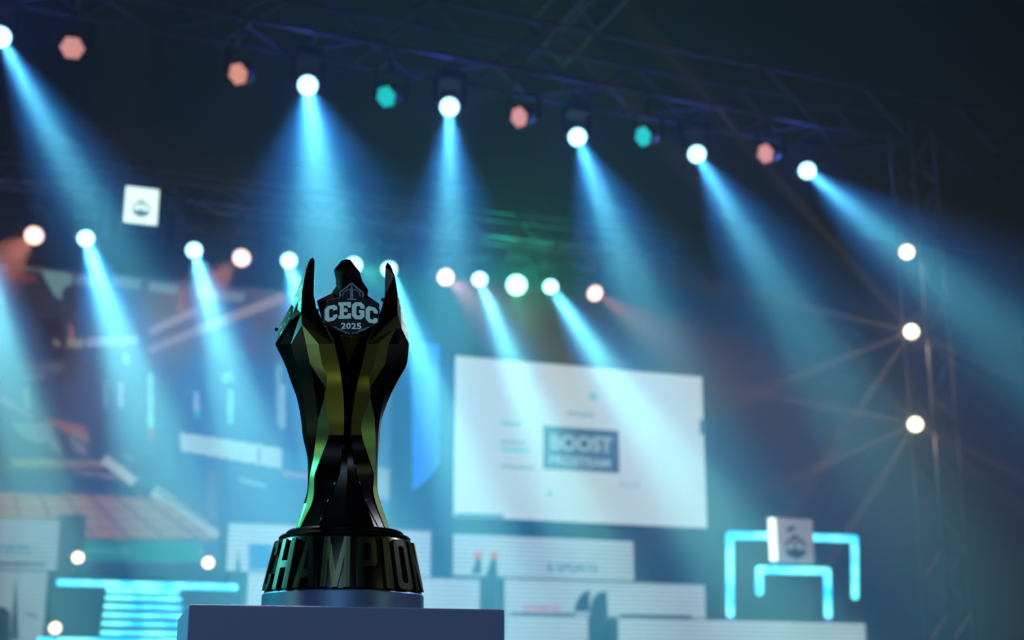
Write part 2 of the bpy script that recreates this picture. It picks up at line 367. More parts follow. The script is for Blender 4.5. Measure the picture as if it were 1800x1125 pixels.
# picture on the wall, drawn in the photograph's frame and carried over to the wall's own plane
SX, SY = np.zeros_like(S), np.zeros_like(S)
P = np.stack([U.x*S+NV.x*DL, U.y*S+NV.y*DL, Z-EYE.z], -1)
fw = P @ np.array(FWD); SX = 900+F*P[..., 0]/fw; SY = 562.5-F*(P @ np.array(UP))/fw
def poly(pts, c, a=1.0):
    inside = np.zeros(SX.shape, bool); n = len(pts)
    for i in range(n):
        x1, y1 = pts[i]; x2, y2 = pts[(i+1) % n]
        if y1 == y2: continue
        cr = ((y1 > SY) != (y2 > SY)) & (SX < (x2-x1)*(SY-y1)/(y2-y1)+x1)
        inside ^= cr
    img[inside] = img[inside]*(1-a)+np.array(lin(c))*a
def line(p, q, wd, c, a=1.0):
    x, y = q[0]-p[0], q[1]-p[1]; l = math.hypot(x, y); nx, ny = -y/l*wd/2, x/l*wd/2
    poly([(p[0]+nx, p[1]+ny), (q[0]+nx, q[1]+ny), (q[0]-nx, q[1]-ny), (p[0]-nx, p[1]-ny)], c, a)
img[:] = np.array(lin((62, 66, 84)))
poly([(-80, 400), (190, 400), (200, 900), (-80, 900)], (52, 46, 56))
poly([(190, 480), (700, 480), (700, 1020), (190, 1020)], (58, 74, 104))
poly([(258, 500), (520, 510), (520, 640), (258, 640)], (74, 74, 92))
poly([(440, 505), (520, 512), (520, 560), (440, 590)], (92, 74, 78))
poly([(70, 560), (110, 560), (110, 640), (70, 640)], (26, 22, 34)); poly([(-60, 560), (50, 560), (60, 760), (-60, 760)], (60, 58, 86))
line((-60, 462), (75, 474), 14, (92, 80, 84)); line((15, 482), (62, 492), 12, (110, 55, 62))
poly([(72, 474), (130, 482), (128, 500), (112, 505), (108, 528), (96, 520), (82, 495)], (112, 150, 146))
line((132, 492), (168, 497), 18, (104, 122, 136)); line((200, 494), (247, 500), 18, (112, 150, 160)); line((262, 503), (312, 509), 17, (112, 150, 160)); line((345, 514), (430, 522), 17, (130, 136, 138))
line((318, 508), (318, 548), 9, (138, 100, 90)); line((262, 584), (345, 545), 14, (140, 138, 152)); line((262, 616), (345, 582), 14, (140, 132, 146)); line((345, 582), (500, 522), 18, (158, 142, 132))
line((124, 572), (126, 596), 8, (150, 100, 70)); line((118, 603), (147, 603), 16, (138, 134, 100)); line((95, 598), (104, 608), 10, (120, 118, 104))
line((152, 602), (243, 598), 16, (140, 156, 168)); line((30, 645), (110, 645), 16, (84, 82, 82)); line((40, 665), (80, 660), 10, (100, 102, 92))
line((0, 700), (20, 712), 12, (130, 90, 120)); line((20, 712), (60, 735), 8, (116, 84, 96)); line((45, 680), (50, 720), 12, (106, 106, 106))
for x, y0, y1, c in [(265, 655, 755, (130, 190, 178)), (345, 690, 722, (150, 170, 176)), (405, 686, 745, (130, 175, 178)), (490, 640, 745, (120, 160, 150)), (497, 675, 752, (150, 180, 160)), (212, 672, 716, (140, 150, 166)), (185, 668, 716, (92, 112, 128)), (222, 620, 640, (140, 180, 176))]:
    line((x, y0), (x, y1), 10, c)
line((265, 752), (265, 772), 9, (150, 86, 96)); line((346, 722), (347, 736), 10, (60, 150, 140)); line((397, 655), (402, 672), 20, (124, 156, 156))
line((430, 600), (455, 620), 14, (96, 60, 76)); line((420, 615), (430, 630), 8, (50, 110, 110))
poly([(316, 760), (495, 788), (495, 824), (318, 792)], (176, 196, 186)); line((455, 785), (455, 820), 6, (140, 130, 160))
poly([(495, 790), (550, 800), (550, 832), (495, 826)], (50, 104, 116)); line((497, 832), (600, 845), 10, (140, 120, 130)); line((420, 842), (468, 856), 8, (120, 140, 150))
poly([(655, 820), (690, 826), (690, 880), (655, 876)], (150, 156, 150)); line((372, 825), (372, 915), 16, (92, 92, 108)); line((215, 800), (235, 808), 10, (96, 116, 120))
poly([(75, 733), (150, 748), (158, 778), (120, 765), (100, 750)], (140, 78, 56)); poly([(130, 752), (158, 768), (150, 780), (125, 765)], (136, 112, 62))
poly([(20, 745), (90, 742), (98, 770), (112, 795), (100, 798), (85, 778), (60, 778), (35, 765)], (104, 108, 104)); poly([(120, 765), (152, 785), (152, 802), (132, 795)], (116, 104, 104))
line((20, 813), (175, 816), 14, (120, 104, 70)); line((175, 812), (178, 824), 22, (120, 92, 72)); line((130, 842), (225, 846), 16, (120, 88, 82)); line((130, 832), (200, 836), 5, (140, 116, 76))
poly([(-80, 835), (130, 830), (265, 855), (265, 878), (-80, 866)], (42, 42, 78)); line((182, 806), (237, 848), 18, (172, 176, 166)); line((270, 862), (385, 940), 20, (168, 172, 164))
poly([(-80, 864), (265, 874), (300, 885), (378, 948), (150, 948), (148, 960), (-80, 960)], (152, 118, 92))
for i in range(9):
    line((-60+i*42, 862), (-80+i*62, 950), 6, (98, 72, 72), .8)
for i in range(5):
    line((-80, 875+i*17), (360, 879+i*17), 3, (110, 84, 74), .7)
poly([(100, 905), (150, 905), (150, 1020), (100, 1020)], (40, 32, 48)); poly([(145, 950), (358, 953), (358, 990), (145, 986)], (30, 124, 102))
line((150, 967), (205, 970), 10, (70, 140, 120)); line((210, 962), (228, 975), 16, (76, 140, 120)); line((348, 968), (356, 975), 10, (90, 150, 130))
poly([(-80, 990), (700, 990), (700, 1040), (-80, 1040)], (26, 22, 52)); poly([(385, 900), (400, 900), (400, 1020), (385, 1020)], (30, 40, 80))
poly([(388, 905), (700, 925), (700, 1020), (388, 1020)], (48, 60, 96))
t = empty('led_video_wall', st((wl+wr)/2, wb, DL), 'huge LED video wall at the left showing a game arena with a tan floor', 'screen', rz=TH)
hw = (wr-wl)/2; H = wt-wb
box('wall_frame', BLACK, t, (-hw-.06, hw+.06, .02, .25, -.06, H+.06))
xs = np.linspace(-hw, hw, NX+1); zs = np.linspace(0, H, NZ+1)
vx, vz = np.meshgrid(xs, zs); verts = np.stack([vx.ravel(), np.zeros(vx.size), vz.ravel()], -1)
i0 = (np.arange(NZ)[:, None]*(NX+1)+np.arange(NX)[None]).ravel()
faces = np.stack([i0, i0+1, i0+NX+2, i0+NX+1], -1)
me = bpy.data.meshes.new('screen_picture'); me.from_pydata(verts.tolist(), [], faces.tolist())
ca = me.color_attributes.new('picture', 'FLOAT_COLOR', 'CORNER')
cols = np.ones((NX*NZ*4, 4), np.float32); cols[:, :3] = np.repeat(img.reshape(-1, 3), 4, 0); ca.data.foreach_set('color', cols.ravel())
pm = bpy.data.materials.new('video_wall_picture'); pm.use_nodes = True; nt = pm.node_tree; b = nt.nodes['Principled BSDF']
an = nt.nodes.new('ShaderNodeAttribute'); an.attribute_name = 'picture'; nt.links.new(an.outputs['Color'], b.inputs['Emission Color'])
b.inputs['Emission Strength'].default_value = .8; b.inputs['Base Color'].default_value = (.01, .01, .01, 1); pm.cycles.emission_sampling = 'NONE'
link('screen_picture', me, pm, t)

# ------------------------------------------------------------------ centre screen
DS = 28.0
def stage_rect(x0, y0, x1, y1, d, xr=None):
    """stage-plane rectangle whose outline passes through the given picture box (left-top / right-bottom mid lines)"""
    ym, xm = (y0+y1)/2, (x0+x1)/2
    return sz(x0, ym, d)[0], sz(x1, ym, d)[0], sz(xm, y0, d)[1], sz(xm, y1, d)[1]
s0, s1, zt, zb = stage_rect(799, 644, 1238, 918, DS)
t = empty('projection_screen', st((s0+s1)/2, zb, DS), 'large white screen with a dark sponsor box, behind the stage centre', 'screen', rz=TH)
hw = (s1-s0)/2; hh = zt-zb
box('screen_frame', BLACK, t, (-hw-.04, hw+.04, .02, .16, -.04, hh+.04), .01)
box('screen_face', SCREENW, t, (-hw, hw, 0, .02, 0, hh))
def scr(px, py):                                # picture point -> local x,z of this screen
    s, z = sz(px, py, DS); return s-(s0+s1)/2, z-zb
NAVYS = mat('screen_navy_ink', (.02, .02, .02), .5, 0, emit=lin((58, 96, 124)), es=.75, sampling='NONE')
GREYS = mat('screen_grey_ink', (.02, .02, .02), .5, 0, emit=lin((130, 158, 176)), es=.9, sampling='NONE')
TEALS = mat('screen_teal_ink', (.02, .02, .02), .5, 0, emit=lin((120, 210, 200)), es=.9, sampling='NONE')
PALES = mat('screen_pale_ink', (.02, .02, .02), .5, 0, emit=lin((176, 206, 208)), es=.75, sampling='NONE')
TEALD = mat('screen_dark_teal_ink', (.02, .02, .02), .5, 0, emit=lin((30, 120, 130)), es=.8, sampling='NONE')
def sbox(name, m, px0, py0, px1, py1, y=-.006):
    a, zt_ = scr((px0), (py0+py1)/2)[0], scr((px0+px1)/2, py0)[1]; b_, zb_ = scr(px1, (py0+py1)/2)[0], scr((px0+px1)/2, py1)[1]
    return box(name, m, t, (a, b_, y, y+.004, zb_, zt_))
sbox('sponsor_box', NAVYS, 955, 753, 1088, 828)
a = scr(968, 790)[0]; c = scr(1076, 790)[0]
stage_text('BOOST', PALES, t, a, c, scr(1022, 794)[1], scr(1022, 766)[1], -.01, offset=.03)
a = scr(966, 810)[0]; c = scr(1072, 810)[0]
stage_text('PROSTEAM', PALES, t, a, c, scr(1022, 820)[1], scr(1022, 804)[1], -.01)
a = scr(997, 728)[0]; c = scr(1045, 728)[0]
stage_text('SPONSOR', GREYS, t, a, c, scr(1022, 733)[1], scr(1022, 724)[1], -.006)
a = scr(1086, 850)[0]; c = scr(1124, 850)[0]
stage_text('2025', GREYS, t, a, c, scr(1105, 857)[1], scr(1105, 848)[1], -.006, offset=-.01)
for px, py, r in ((1042, 697, 9), (966, 868, 5)):
    x, z = scr(px, py); bm = bmesh.new(); lathe_bm(bm, [(r*.0108, 0), (r*.0108, .004)], 20, Matrix.Translation((x, -.002, z)) @ Matrix.Rotation(math.pi/2, 4, 'X'))
    link('dot', bm_mesh('dot', bm), TEALS, t)
for i, y in enumerate((742, 775, 788, 818)):
    sbox('text_line', TEALS if i % 2 == 0 else PALES, 880, y, 915+8*i, y+6)
sbox('corner_mark', TEALD, 1230, 738, 1240, 764)
sbox('lower_bar', TEALD, 800, 903, 885, 909)

# blue banner between the two screens
s0b, s1b, ztb, zbb = stage_rect(724, 600, 772, 860, 28.2)
bmv = bmesh.new()
def bp(px, py): s, z = sz(px, py, 28.2); return Vector((s-s0b, 0, z-zbb))
poly_prism(bmv, [bp(724, 600), bp(772, 606), bp(772, 815), bp(757, 838), bp(726, 862)], Vector((0, .03, 0)))
bt = empty('blue_banner', st(s0b, zbb, 28.2), 'tall glowing blue banner with slanted foot left of the white screen', 'banner', rz=TH)
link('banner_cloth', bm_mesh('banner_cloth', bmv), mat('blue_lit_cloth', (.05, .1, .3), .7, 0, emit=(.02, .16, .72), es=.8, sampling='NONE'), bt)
bmr = bmesh.new(); tube_bm(bmr, bp(720, 598), bp(776, 604), .03); link('top_rod', bm_mesh('top_rod', bmr), BLACK, bt)

# ------------------------------------------------------------------ LED riser blocks
NAVYP = mat('panel_navy_shape', (.02, .022, .05), .6)
BLUEI = mat('panel_blue_ink', (.02, .02, .02), .5, 0, emit=lin((40, 110, 170)), es=.7, sampling='NONE')
TEALI = mat('panel_teal_ink', (.02, .02, .02), .5, 0, emit=lin((40, 120, 150)), es=.6, sampling='NONE')
REDI = mat('panel_red_ink', (.02, .02, .02), .5, 0, emit=lin((200, 60, 100)), es=.9, sampling='NONE')
ORANGEI = mat('panel_orange_ink', (.02, .02, .02), .5, 0, emit=lin((214, 116, 88)), es=.8, sampling='NONE')
GREENI = mat('panel_grey_green_ink', (.02, .02, .02), .5, 0, emit=lin((80, 100, 100)), es=.6, sampling='NONE')
class Riser:
    def __init__(s, x0, y0, x1, y1, d, label, m=LEDW, depth=.5, bottom=None):
        s.d = d; a, b, zt, zb = stage_rect(x0, y0, x1, y1, d)
        s.s0, s.zb = (a+b)/2, zb; hw = (b-a)/2; h = zt-zb
        if bottom is not None: s.zb = bottom; h = zt-bottom
        s.t = empty('led_riser_block', st(s.s0, DZ if s.zb > DZ else s.zb, d), label, 'riser', 'white LED riser blocks in front of the screens', rz=TH)
        s.off = s.zb-s.t.location.z
        box('riser_body', BLACK, s.t, (-hw, hw, .03, depth, 0, s.off+h), .01)
        box('led_face', m, s.t, (-hw, hw, 0, .03, s.off, s.off+h))
    def pt(s, px, py):
        a, z = sz(px, py, s.d); return Vector((a-s.s0, 0, z-s.t.location.z))
    def shape(s, name, m, pts, y=-.012):
        bm = bmesh.new(); poly_prism(bm, [s.pt(*p)+Vector((0, y, 0)) for p in pts], Vector((0, .01, 0))); return link(name, bm_mesh(name, bm), m, s.t)
    def text(s, tx, m, x0, y0, x1, y1):
        a = s.pt(x0, (y0+y1)/2).x; b = s.pt(x1, (y0+y1)/2).x
        stage_text(tx, m, s.t, a, b, s.pt((x0+x1)/2, y1).z, s.pt((x0+x1)/2, y0).z, -.012)
GAP = .004
A = Riser(-70, 911, 103, 1001, 25.0, 'LED riser block at the far left with lettering, top of its stack', LEDB)
A.text('ESPORTS', TEALI, -38, 957, 52, 976); A.shape('dark_strip', NAVYP, [(-70, 986), (80, 990), (80, 996), (-70, 993)])
B = Riser(-70, 1003, 79, 1140, 24.4, 'LED riser block at the far left with dark spires, bottom of its stack', LEDB, bottom=DZ)
B.shape('spire', NAVYP, [(18, 1125), (22, 1075), (27, 1013), (31, 1075), (33, 1125)]); B.shape('dark_block', NAVYP, [(-70, 1062), (8, 1068), (18, 1075), (18, 1130), (-70, 1130)])
B.shape('thin_mark', GREENI, [(40, 1073), (68, 1084), (66, 1088), (40, 1078)])
C = Riser(400, 926, 757, 1008, 25.0, 'LED riser block directly behind the trophy base, upper tier')
C.shape('blue_emblem', BLUEI, [(437, 956), (480, 958), (480, 1002), (437, 1002)]); C.shape('dark_spire', NAVYP, [(414, 1008), (418, 965), (424, 1008)])
D = Riser(435, 1012, 843, 1090, 24.4, 'LED riser block behind the pedestal, lower tier', bottom=DZ)
E_ = Riser(797, 945, 1114, 1016, 25.0, 'LED riser block below the white screen with orange tipped emblem')
E_.shape('navy_fin', NAVYP, [(828, 1008), (838, 982), (845, 980), (846, 1008)]); E_.shape('navy_fin', NAVYP, [(854, 1010), (864, 982), (872, 980), (874, 1014), (854, 1020)])
E_.shape('orange_tip', ORANGEI, [(830, 977), (838, 968), (848, 969), (846, 982), (834, 984)]); E_.shape('orange_tip', ORANGEI, [(860, 978), (866, 968), (877, 970), (873, 982), (864, 984)])
E_.text('E SPORTS', TEALI, 963, 990, 1050, 1005)
F_ = Riser(888, 1023, 1240, 1084, 24.4, 'LED riser block in the middle tier with two dark fins and red lettering')
F_.shape('dark_fin', NAVYP, [(1008, 1076), (1014, 1056), (1024, 1042), (1037, 1037), (1036, 1076)]); F_.shape('dark_fin', NAVYP, [(1036, 1076), (1042, 1052), (1052, 1042), (1066, 1038), (1068, 1084), (1036, 1084)])
F_.text('GAMING', REDI, 918, 1065, 984, 1075); F_.shape('dark_strip', NAVYP, [(898, 1076), (1010, 1078), (1010, 1084), (898, 1082)]); F_.shape('dark_strip', NAVYP, [(1090, 1079), (1216, 1082), (1216, 1088), (1090, 1085)])
G_ = Riser(888, 1083, 1034, 1150, 23.8, 'LED riser block at the bottom edge just right of the pedestal', bottom=DZ)
H_ = Riser(1088, 1091, 1522, 1150, 23.8, 'widest LED riser block at the bottom right, under the glowing gate frames', bottom=DZ, depth=.55)

# ------------------------------------------------------------------ stairs with LED nosings
DP = 24.6
a, b, zt_, zb_ = stage_rect(100, 1021, 417, 1035, DP)
t = empty('stage_stairs', st((a+b)/2, DZ, DP), 'black stage stairs with cyan glowing step edges and a wide glowing landing edge', 'stairs', rz=TH)
s0c = (a+b)/2
box('landing', DECK, t, (a-s0c, b-s0c, .03, .36, 0, zt_-DZ-.005), .005)
def glow_bar(name, x0, x1, y, z, r, parent, m=None):
    bm = bmesh.new(); tube_bm(bm, (x0, y, z), (x1, y, z), r, 10); return link(name, bm_mesh(name, bm, True), m or TUBE, parent)
glow_bar('landing_led_strip', a-s0c, b-s0c, 0, (zt_+zb_)/2-DZ, .052, t)
for i, (x0, x1, yc) in enumerate([(186, 316, 1039), (184, 320, 1052), (182, 321, 1067), (180, 323, 1082), (178, 325, 1097), (176, 327, 1113)]):
    d = DP-.14*(i+1); xa, xb = sz(x0, yc, d)[0]-s0c, sz(x1, yc, d)[0]-s0c; z = sz((x0+x1)/2, yc, d)[1]-DZ
    o = box('step', DECK, t, (xa, xb, d-DP+.03, d-DP+.17, 0, z+.03), .004)
    g = glow_bar('step_led_strip', xa+.01, xb-.01, d-DP, z, .034, t)
d = 23.2; xa, xb = sz(66, 1123, d)[0]-s0c, sz(330, 1128, d)[0]-s0c; z = sz(200, 1127, d)[1]-DZ
box('lower_landing', DECK, t, (xa, xb, d-DP+.03, d-DP+.5, 0, z+.02), .004); glow_bar('lower_led_strip', xa, xb, d-DP, z, .045, t)

# ------------------------------------------------------------------ glowing gate frames and the crest box on the right
def gate(name, label, path, d, gaps, r=.075, feet=()):
    pts = [sz(*p, d) for p in path]; sm = sum(p[0] for p in pts)/len(pts); zt = H_top
    t = empty(name, st(sm, zt, d), label, 'light frame', 'cyan glowing gate frames', rz=TH)
    for i in feet: pts[i] = (pts[i][0], zt+.15)
    for k, (i, j) in enumerate(gaps):
        p, q = pts[i], pts[j]; pa, qa = Vector((p[0]-sm, 0, p[1]-zt)), Vector((q[0]-sm, 0, q[1]-zt))
        bm = bmesh.new(); tube_bm(bm, pa, qa, r, 12)
        for e in (pa, qa): bmesh.ops.create_uvsphere(bm, u_segments=12, v_segments=8, radius=r, matrix=Matrix.Translation(e))
        link('led_tube', bm_mesh('led_tube', bm, True), TUBE, t)
    for i in feet:
        p = pts[i]; bm = bmesh.new(); x = p[0]-sm; z = p[1]-zt
        tube_bm(bm, (x, 0, .0), (x, 0, z-.06), r*.9, 12); link('violet_foot', bm_mesh('violet_foot', bm), PURPLE, t)
    return t
H_top = sz(1300, 1091, 23.8)[1]
gate('outer_gate_frame', 'large cyan glowing gate frame standing on the widest LED block', [(1284, 1082), (1283, 941), (1352, 942), (1432, 945), (1502, 947), (1503, 1048)], 24.27, [(0, 1), (1, 2), (3, 4), (4, 5)], feet=(0,))
gate('inner_gate_frame', 'small cyan glowing gate frame under the crest box', [(1335, 1040), (1335, 1001), (1454, 1004), (1456, 1084)], 23.9, [(0, 1), (1, 2), (2, 3)], feet=(3,))
s0d, s1d, ztd, zbd = stage_rect(1364, 911, 1430, 990, 23.95)
t = empty('crest_box', st((s0d+s1d)/2, zbd, 23.95), 'pale crest box with one bright edge, standing on the small glowing gate frame', 'sign', rz=TH)
hw = (s1d-s0d)/2; hh = ztd-zbd
box('box_body', mat('pale_box', (.4, .4, .38), .6), t, (-hw, hw, .0, .22, 0, hh), .01)
box('front_panel', mat('crest_panel_light', (.3, .3, .3), .6, 0, emit=lin((150, 148, 150)), es=.75, sampling='NONE'), t, (-hw+.01, hw-.01, -.01, 0, .01, hh-.01))
bm = bmesh.new(); tube_bm(bm, (-hw-.07, .0, .03), (-hw-.07, .0, hh-.02), .075, 12); link('lit_side_glow', bm_mesh('lit_side_glow', bm, True), SIDE_GLOW, t)  # glowing tube stands for the box's brightly lit left side
def crest(parent, hw, hh, y, m, cx=0, cz=.36):
    bm = bmesh.new(); k = hw*2
    def P_(x, z): return Vector((cx+x*k, y, cz*hh+z*k))
    poly_prism(bm, [P_(-.32, .0), P_(-.26, .09), P_(0, .30), P_(.26, .09), P_(.32, .0), P_(.22, .03), P_(0, .2), P_(-.22, .03)], Vector((0, -.006, 0)))
    poly_prism(bm, [P_(-.3, -.06), P_(.3, -.06), P_(.22, -.2), P_(0, -.3), P_(-.22, -.2)], Vector((0, -.006, 0)))
    poly_prism(bm, [P_(-.03, -.05), P_(.03, -.05), P_(.02, .14), P_(0, .18), P_(-.02, .14)], Vector((0, -.006, 0)))
    return link('crest', bm_mesh('crest', bm), m, parent)
crest(t, hw, hh, -.011, mat('crest_ink', (.05, .05, .07), .6))
for x, z in ((-.1, .78), (.32-.6, .74)):
    bm = bmesh.new(); lathe_bm(bm, [(.05, 0), (.05, .006)], 16, Matrix.Translation((x*hw, -.011, z*hh)) @ Matrix.Rotation(math.pi/2, 4, 'X')); link('gold_dot', bm_mesh('gold_dot', bm), mat('gold_ink', (.25, .22, .05), .6), t)

# hanging crest sign
d = 24.0; s0e, s1e, zte, zbe = stage_rect(219, 330, 278, 393, d)
t = empty('hanging_crest_sign', st((s0e+s1e)/2, zbe, d), 'square white lit sign with a crest hanging at upper left', 'sign', rz=TH)
hw = (s1e-s0e)/2; hh = zte-zbe
box('sign_housing', BLACK, t, (-hw-.04, hw+.04, .02, .5, -.04, hh+.04), .02)
box('sign_face', mat('sign_white_light', (.3, .3, .3), .5, 0, emit=lin((214, 246, 240)), es=1.6, sampling='NONE'), t, (-hw, hw, 0, .02, 0, hh))
crest(t, hw, hh, -.001, mat('sign_grey_ink', (.1, .1, .1), .5, 0, emit=lin((110, 160, 160)), es=.7, sampling='NONE'), cz=.42)
for x0, x1, z0, z1 in ((-hw-.3, hw+.5, hh+.1, hh+.2), (-hw-.3, -hw-.2, -.2, hh+.2), (hw+.12, hw+.2, -.2, hh+.2), (hw+.35, hw+.5, -.3, hh+.2)):
    box('frame_bar', TRUSSM, t, (x0, x1, .2, .3, z0, z1), .01)
for x in (-hw*.6, hw*.6):
    bm = bmesh.new(); tube_bm(bm, (x, .25, hh+.1), (x, .25, 13.2-zbe), .012); link('hanging_rod', bm_mesh('hanging_rod', bm), BLACK, t)

# ------------------------------------------------------------------ pedestal
DT = 2.30; CX = 604
az = (CX-900)/F; rc = ray(CX, 1000); TN = Vector((rc.x, rc.y, 0)).normalized(); TX = Vector((TN.y, -TN.x, 0))
MPP = DT/F/1.0
def TP(px, py, dep=0):
    r = ray(px, py); return EYE + r*((DT-dep*MPP)/r.dot(TN))
ZT = None
PTH = R(15.0); PU = Vector((math.cos(PTH), math.sin(PTH), 0)); PN = Vector((-math.sin(PTH), math.cos(PTH), 0))
base_c = TP(603, 1058); AX = Vector((base_c.x, base_c.y, 0))
pw = .0
# front face plane 0.22 m in front of the trophy's axis
pd = AX.dot(PN)-.215
def pon(px, py): r = ray(px, py); return EYE+r*(pd/r.dot(PN))
pl, pr = pon(332, 1064), pon(887, 1069); ZT = (pl.z+pr.z)/2
sl, sr = pl.dot(PU), pr.dot(PU)
pedc = PU*((sl+sr)/2)+PN*pd
t = empty('display_pedestal', (pedc.x, pedc.y, 0), 'square blue-grey pedestal under the trophy', 'pedestal', rz=PTH)
hwp = (sr-sl)/2
box('column', PED, t, (-hwp, hwp, 0, 2*hwp*.86, .04, ZT), .0022)
box('plinth', BLACK, t, (-hwp+.02, hwp-.02, .02, 2*hwp*.86-.02, 0, .04))

# ------------------------------------------------------------------ trophy
T = empty('trophy', (AX.x, AX.y, ZT), 'tall green-gold faceted trophy with raised wings and a round lettered base', 'trophy')
T.rotation_euler = (0, 0, math.atan2(TX.y, TX.x)); TW = Matrix.Translation((AX.x, AX.y, ZT)) @ Matrix.Rotation(math.atan2(TX.y, TX.x), 4, 'Z'); TI = TW.inverted()
def L(px, py, dep=0): return TI @ TP(px, py, dep)       # local coordinates: x right, y away, z up
def zof(py, dep=0): return L(603, py, dep).z
def rof(pxl, pxr, py): return (L(pxr, py).x-L(pxl, py).x)/2
# base ring, drum, flanges
def lathe_part(name, prof, m, parent=T, seg=96, smooth=True):
    bm = bmesh.new(); lathe_bm(bm, prof, seg); me = bm_mesh(name, bm, smooth); o = link(name, me, m, parent)
    if smooth: 
        md = o.modifiers.new('e', 'EDGE_SPLIT'); md.split_angle = R(28)
    return o
r_ring = rof(459.5, 745.5, 1058); z0r = 0.0; z1r = zof(1046)+.0
lathe_part('base_ring', [(r_ring*.985, z0r), (r_ring, z0r+.002), (r_ring*.995, z1r-.002), (r_ring*.985, z1r)], BASEBLUE)
rb_, rt_ = rof(465, 742, 1044), rof(486, 720, 955); zb0, zt0 = z1r, zof(952)
lathe_part('drum', [(rb_*.99, zb0), (rb_, zb0+.002), (rt_, zt0-.003), (rt_*.985, zt0)], CHROME)
rf1, rf2 = rof(487, 719, 950), rof(499, 706, 938)
lathe_part('lower_flange', [(rf1*.985, zt0), (rf1, zt0+.0015), (rf1, zt0+.0045), (rf1*.975, zt0+.007)], CHROME)
lathe_part('upper_flange', [(rf2*.97, zt0+.007), (rf2, zt0+.0085), (rf2, zt0+.0125), (rf2*.96, zt0+.0155)], CHROME)
ZB = zt0+.0155
# raised letters round the drum
drum = [o for o in T.children if o.name.startswith('drum')][0]
A_, B_ = [(0, 0), (.27, 0), (.33, .2), (.38, .36), (.5, .8), (.5, 1), (.36, 1)], [(.5, 1), (.2, 1), (.06, .96), (0, .88), (0, .12), (.06, .04), (.2, 0), (.5, 0), (.5, .13), (.38, .13), (.3, .17), (.3, .83), (.38, .87), (.5, .87)]
mir = lambda p: [(1-x, y) for x, y in p][::-1]
GLY = {'H': [[(0, 0), (.3, 0), (.3, 1), (0, 1)], [(.7, 0), (1, 0), (1, 1), (.7, 1)], [(.3, .42), (.7, .42), (.7, .56), (.3, .56)]], 'I': [[(0, 0), (1, 0), (1, 1), (0, 1)]],
 'A': [A_, mir(A_), [(.33, .2), (.67, .2), (.62, .36), (.38, .36)]], 'O': [B_, mir(B_)],
 'C': [[(.7, .7), (1, .7), (1, .88), (.94, .96), (.8, 1), (.2, 1), (.06, .96), (0, .88), (0, .12), (.06, .04), (.2, 0), (.8, 0), (.94, .04), (1, .12), (1, .32), (.7, .32), (.7, .16), (.62, .13), (.38, .13), (.3, .16), (.3, .84), (.38, .87), (.62, .87), (.7, .84)]],
 'M': [[(0, 0), (.2, 0), (.2, .62), (.42, 0), (.58, 0), (.8, .62), (.8, 0), (1, 0), (1, 1), (.77, 1), (.5, .32), (.23, 1), (0, 1)]],
 'P': [[(0, 0), (.3, 0), (.3, 1), (0, 1)], [(.3, 1), (.8, 1), (.94, .97), (1, .9), (1, .52), (.94, .45), (.8, .42), (.3, .42), (.3, .54), (.62, .54), (.7, .58), (.7, .84), (.62, .88), (.3, .88)]],
 'N': [[(0, 0), (.28, 0), (.28, .58), (.7, 0), (1, 0), (1, 1), (.72, 1), (.72, .42), (.3, 1), (0, 1)]]}
def bent(ch, ang, wdeg):
    bm = bmesh.new()
    for p in GLY[ch]:
        vs1 = [bm.verts.new((x, y, -.5)) for x, y in p]; f = bm.faces.new(vs1); f.normal_update()
        ex = bmesh.ops.extrude_face_region(bm, geom=[f]); up = [g for g in ex['geom'] if isinstance(g, bmesh.types.BMVert)]
        for v in up: v.co.z = .5
        cx, cy = sum(v.co.x for v in up)/len(up), sum(v.co.y for v in up)/len(up)
    bm.normal_update()
    for k in range(1, max(2, round(wdeg/3))):
        bmesh.ops.bisect_plane(bm, geom=bm.verts[:]+bm.edges[:]+bm.faces[:], plane_co=(k/max(2, round(wdeg/3)), 0, 0), plane_no=(1, 0, 0))
    bm.normal_update(); bmesh.ops.triangulate(bm, faces=bm.faces[:])
    zlo, zhi = zb0+.003, zt0-.004
    for v in bm.verts:
        a = R(ang+(v.co.x-.5)*wdeg); f = v.co.y
        rr = rb_+(rt_-rb_)*((zlo+f*(zhi-zlo))-zb0)/(zt0-zb0)
        rr += .0008 if v.co.z < 0 else .0062
        v.co = Vector((rr*math.sin(a), -rr*math.cos(a), zlo+f*(zhi-zlo)))
    me = bm_mesh('letter', bm); o = link('letter', me, mat('letter_chrome', (.024, .029, .016), .32, 1.0, grain=.04, gscale=30), T)
for ch, a, wd in zip('CHAMPION', (-71, -49.5, -28, -6, 17, 33.5, 48.5, 69), (15, 16, 17, 20, 15, 6, 16, 16)): bent(ch, a, wd)
for ch, a, wd in zip('CHAMPION', (109, 131, 152, 174, 197, 213.5, 228.5, 249), (15, 16, 17, 20, 15, 6, 16, 16)): bent(ch, a, wd)

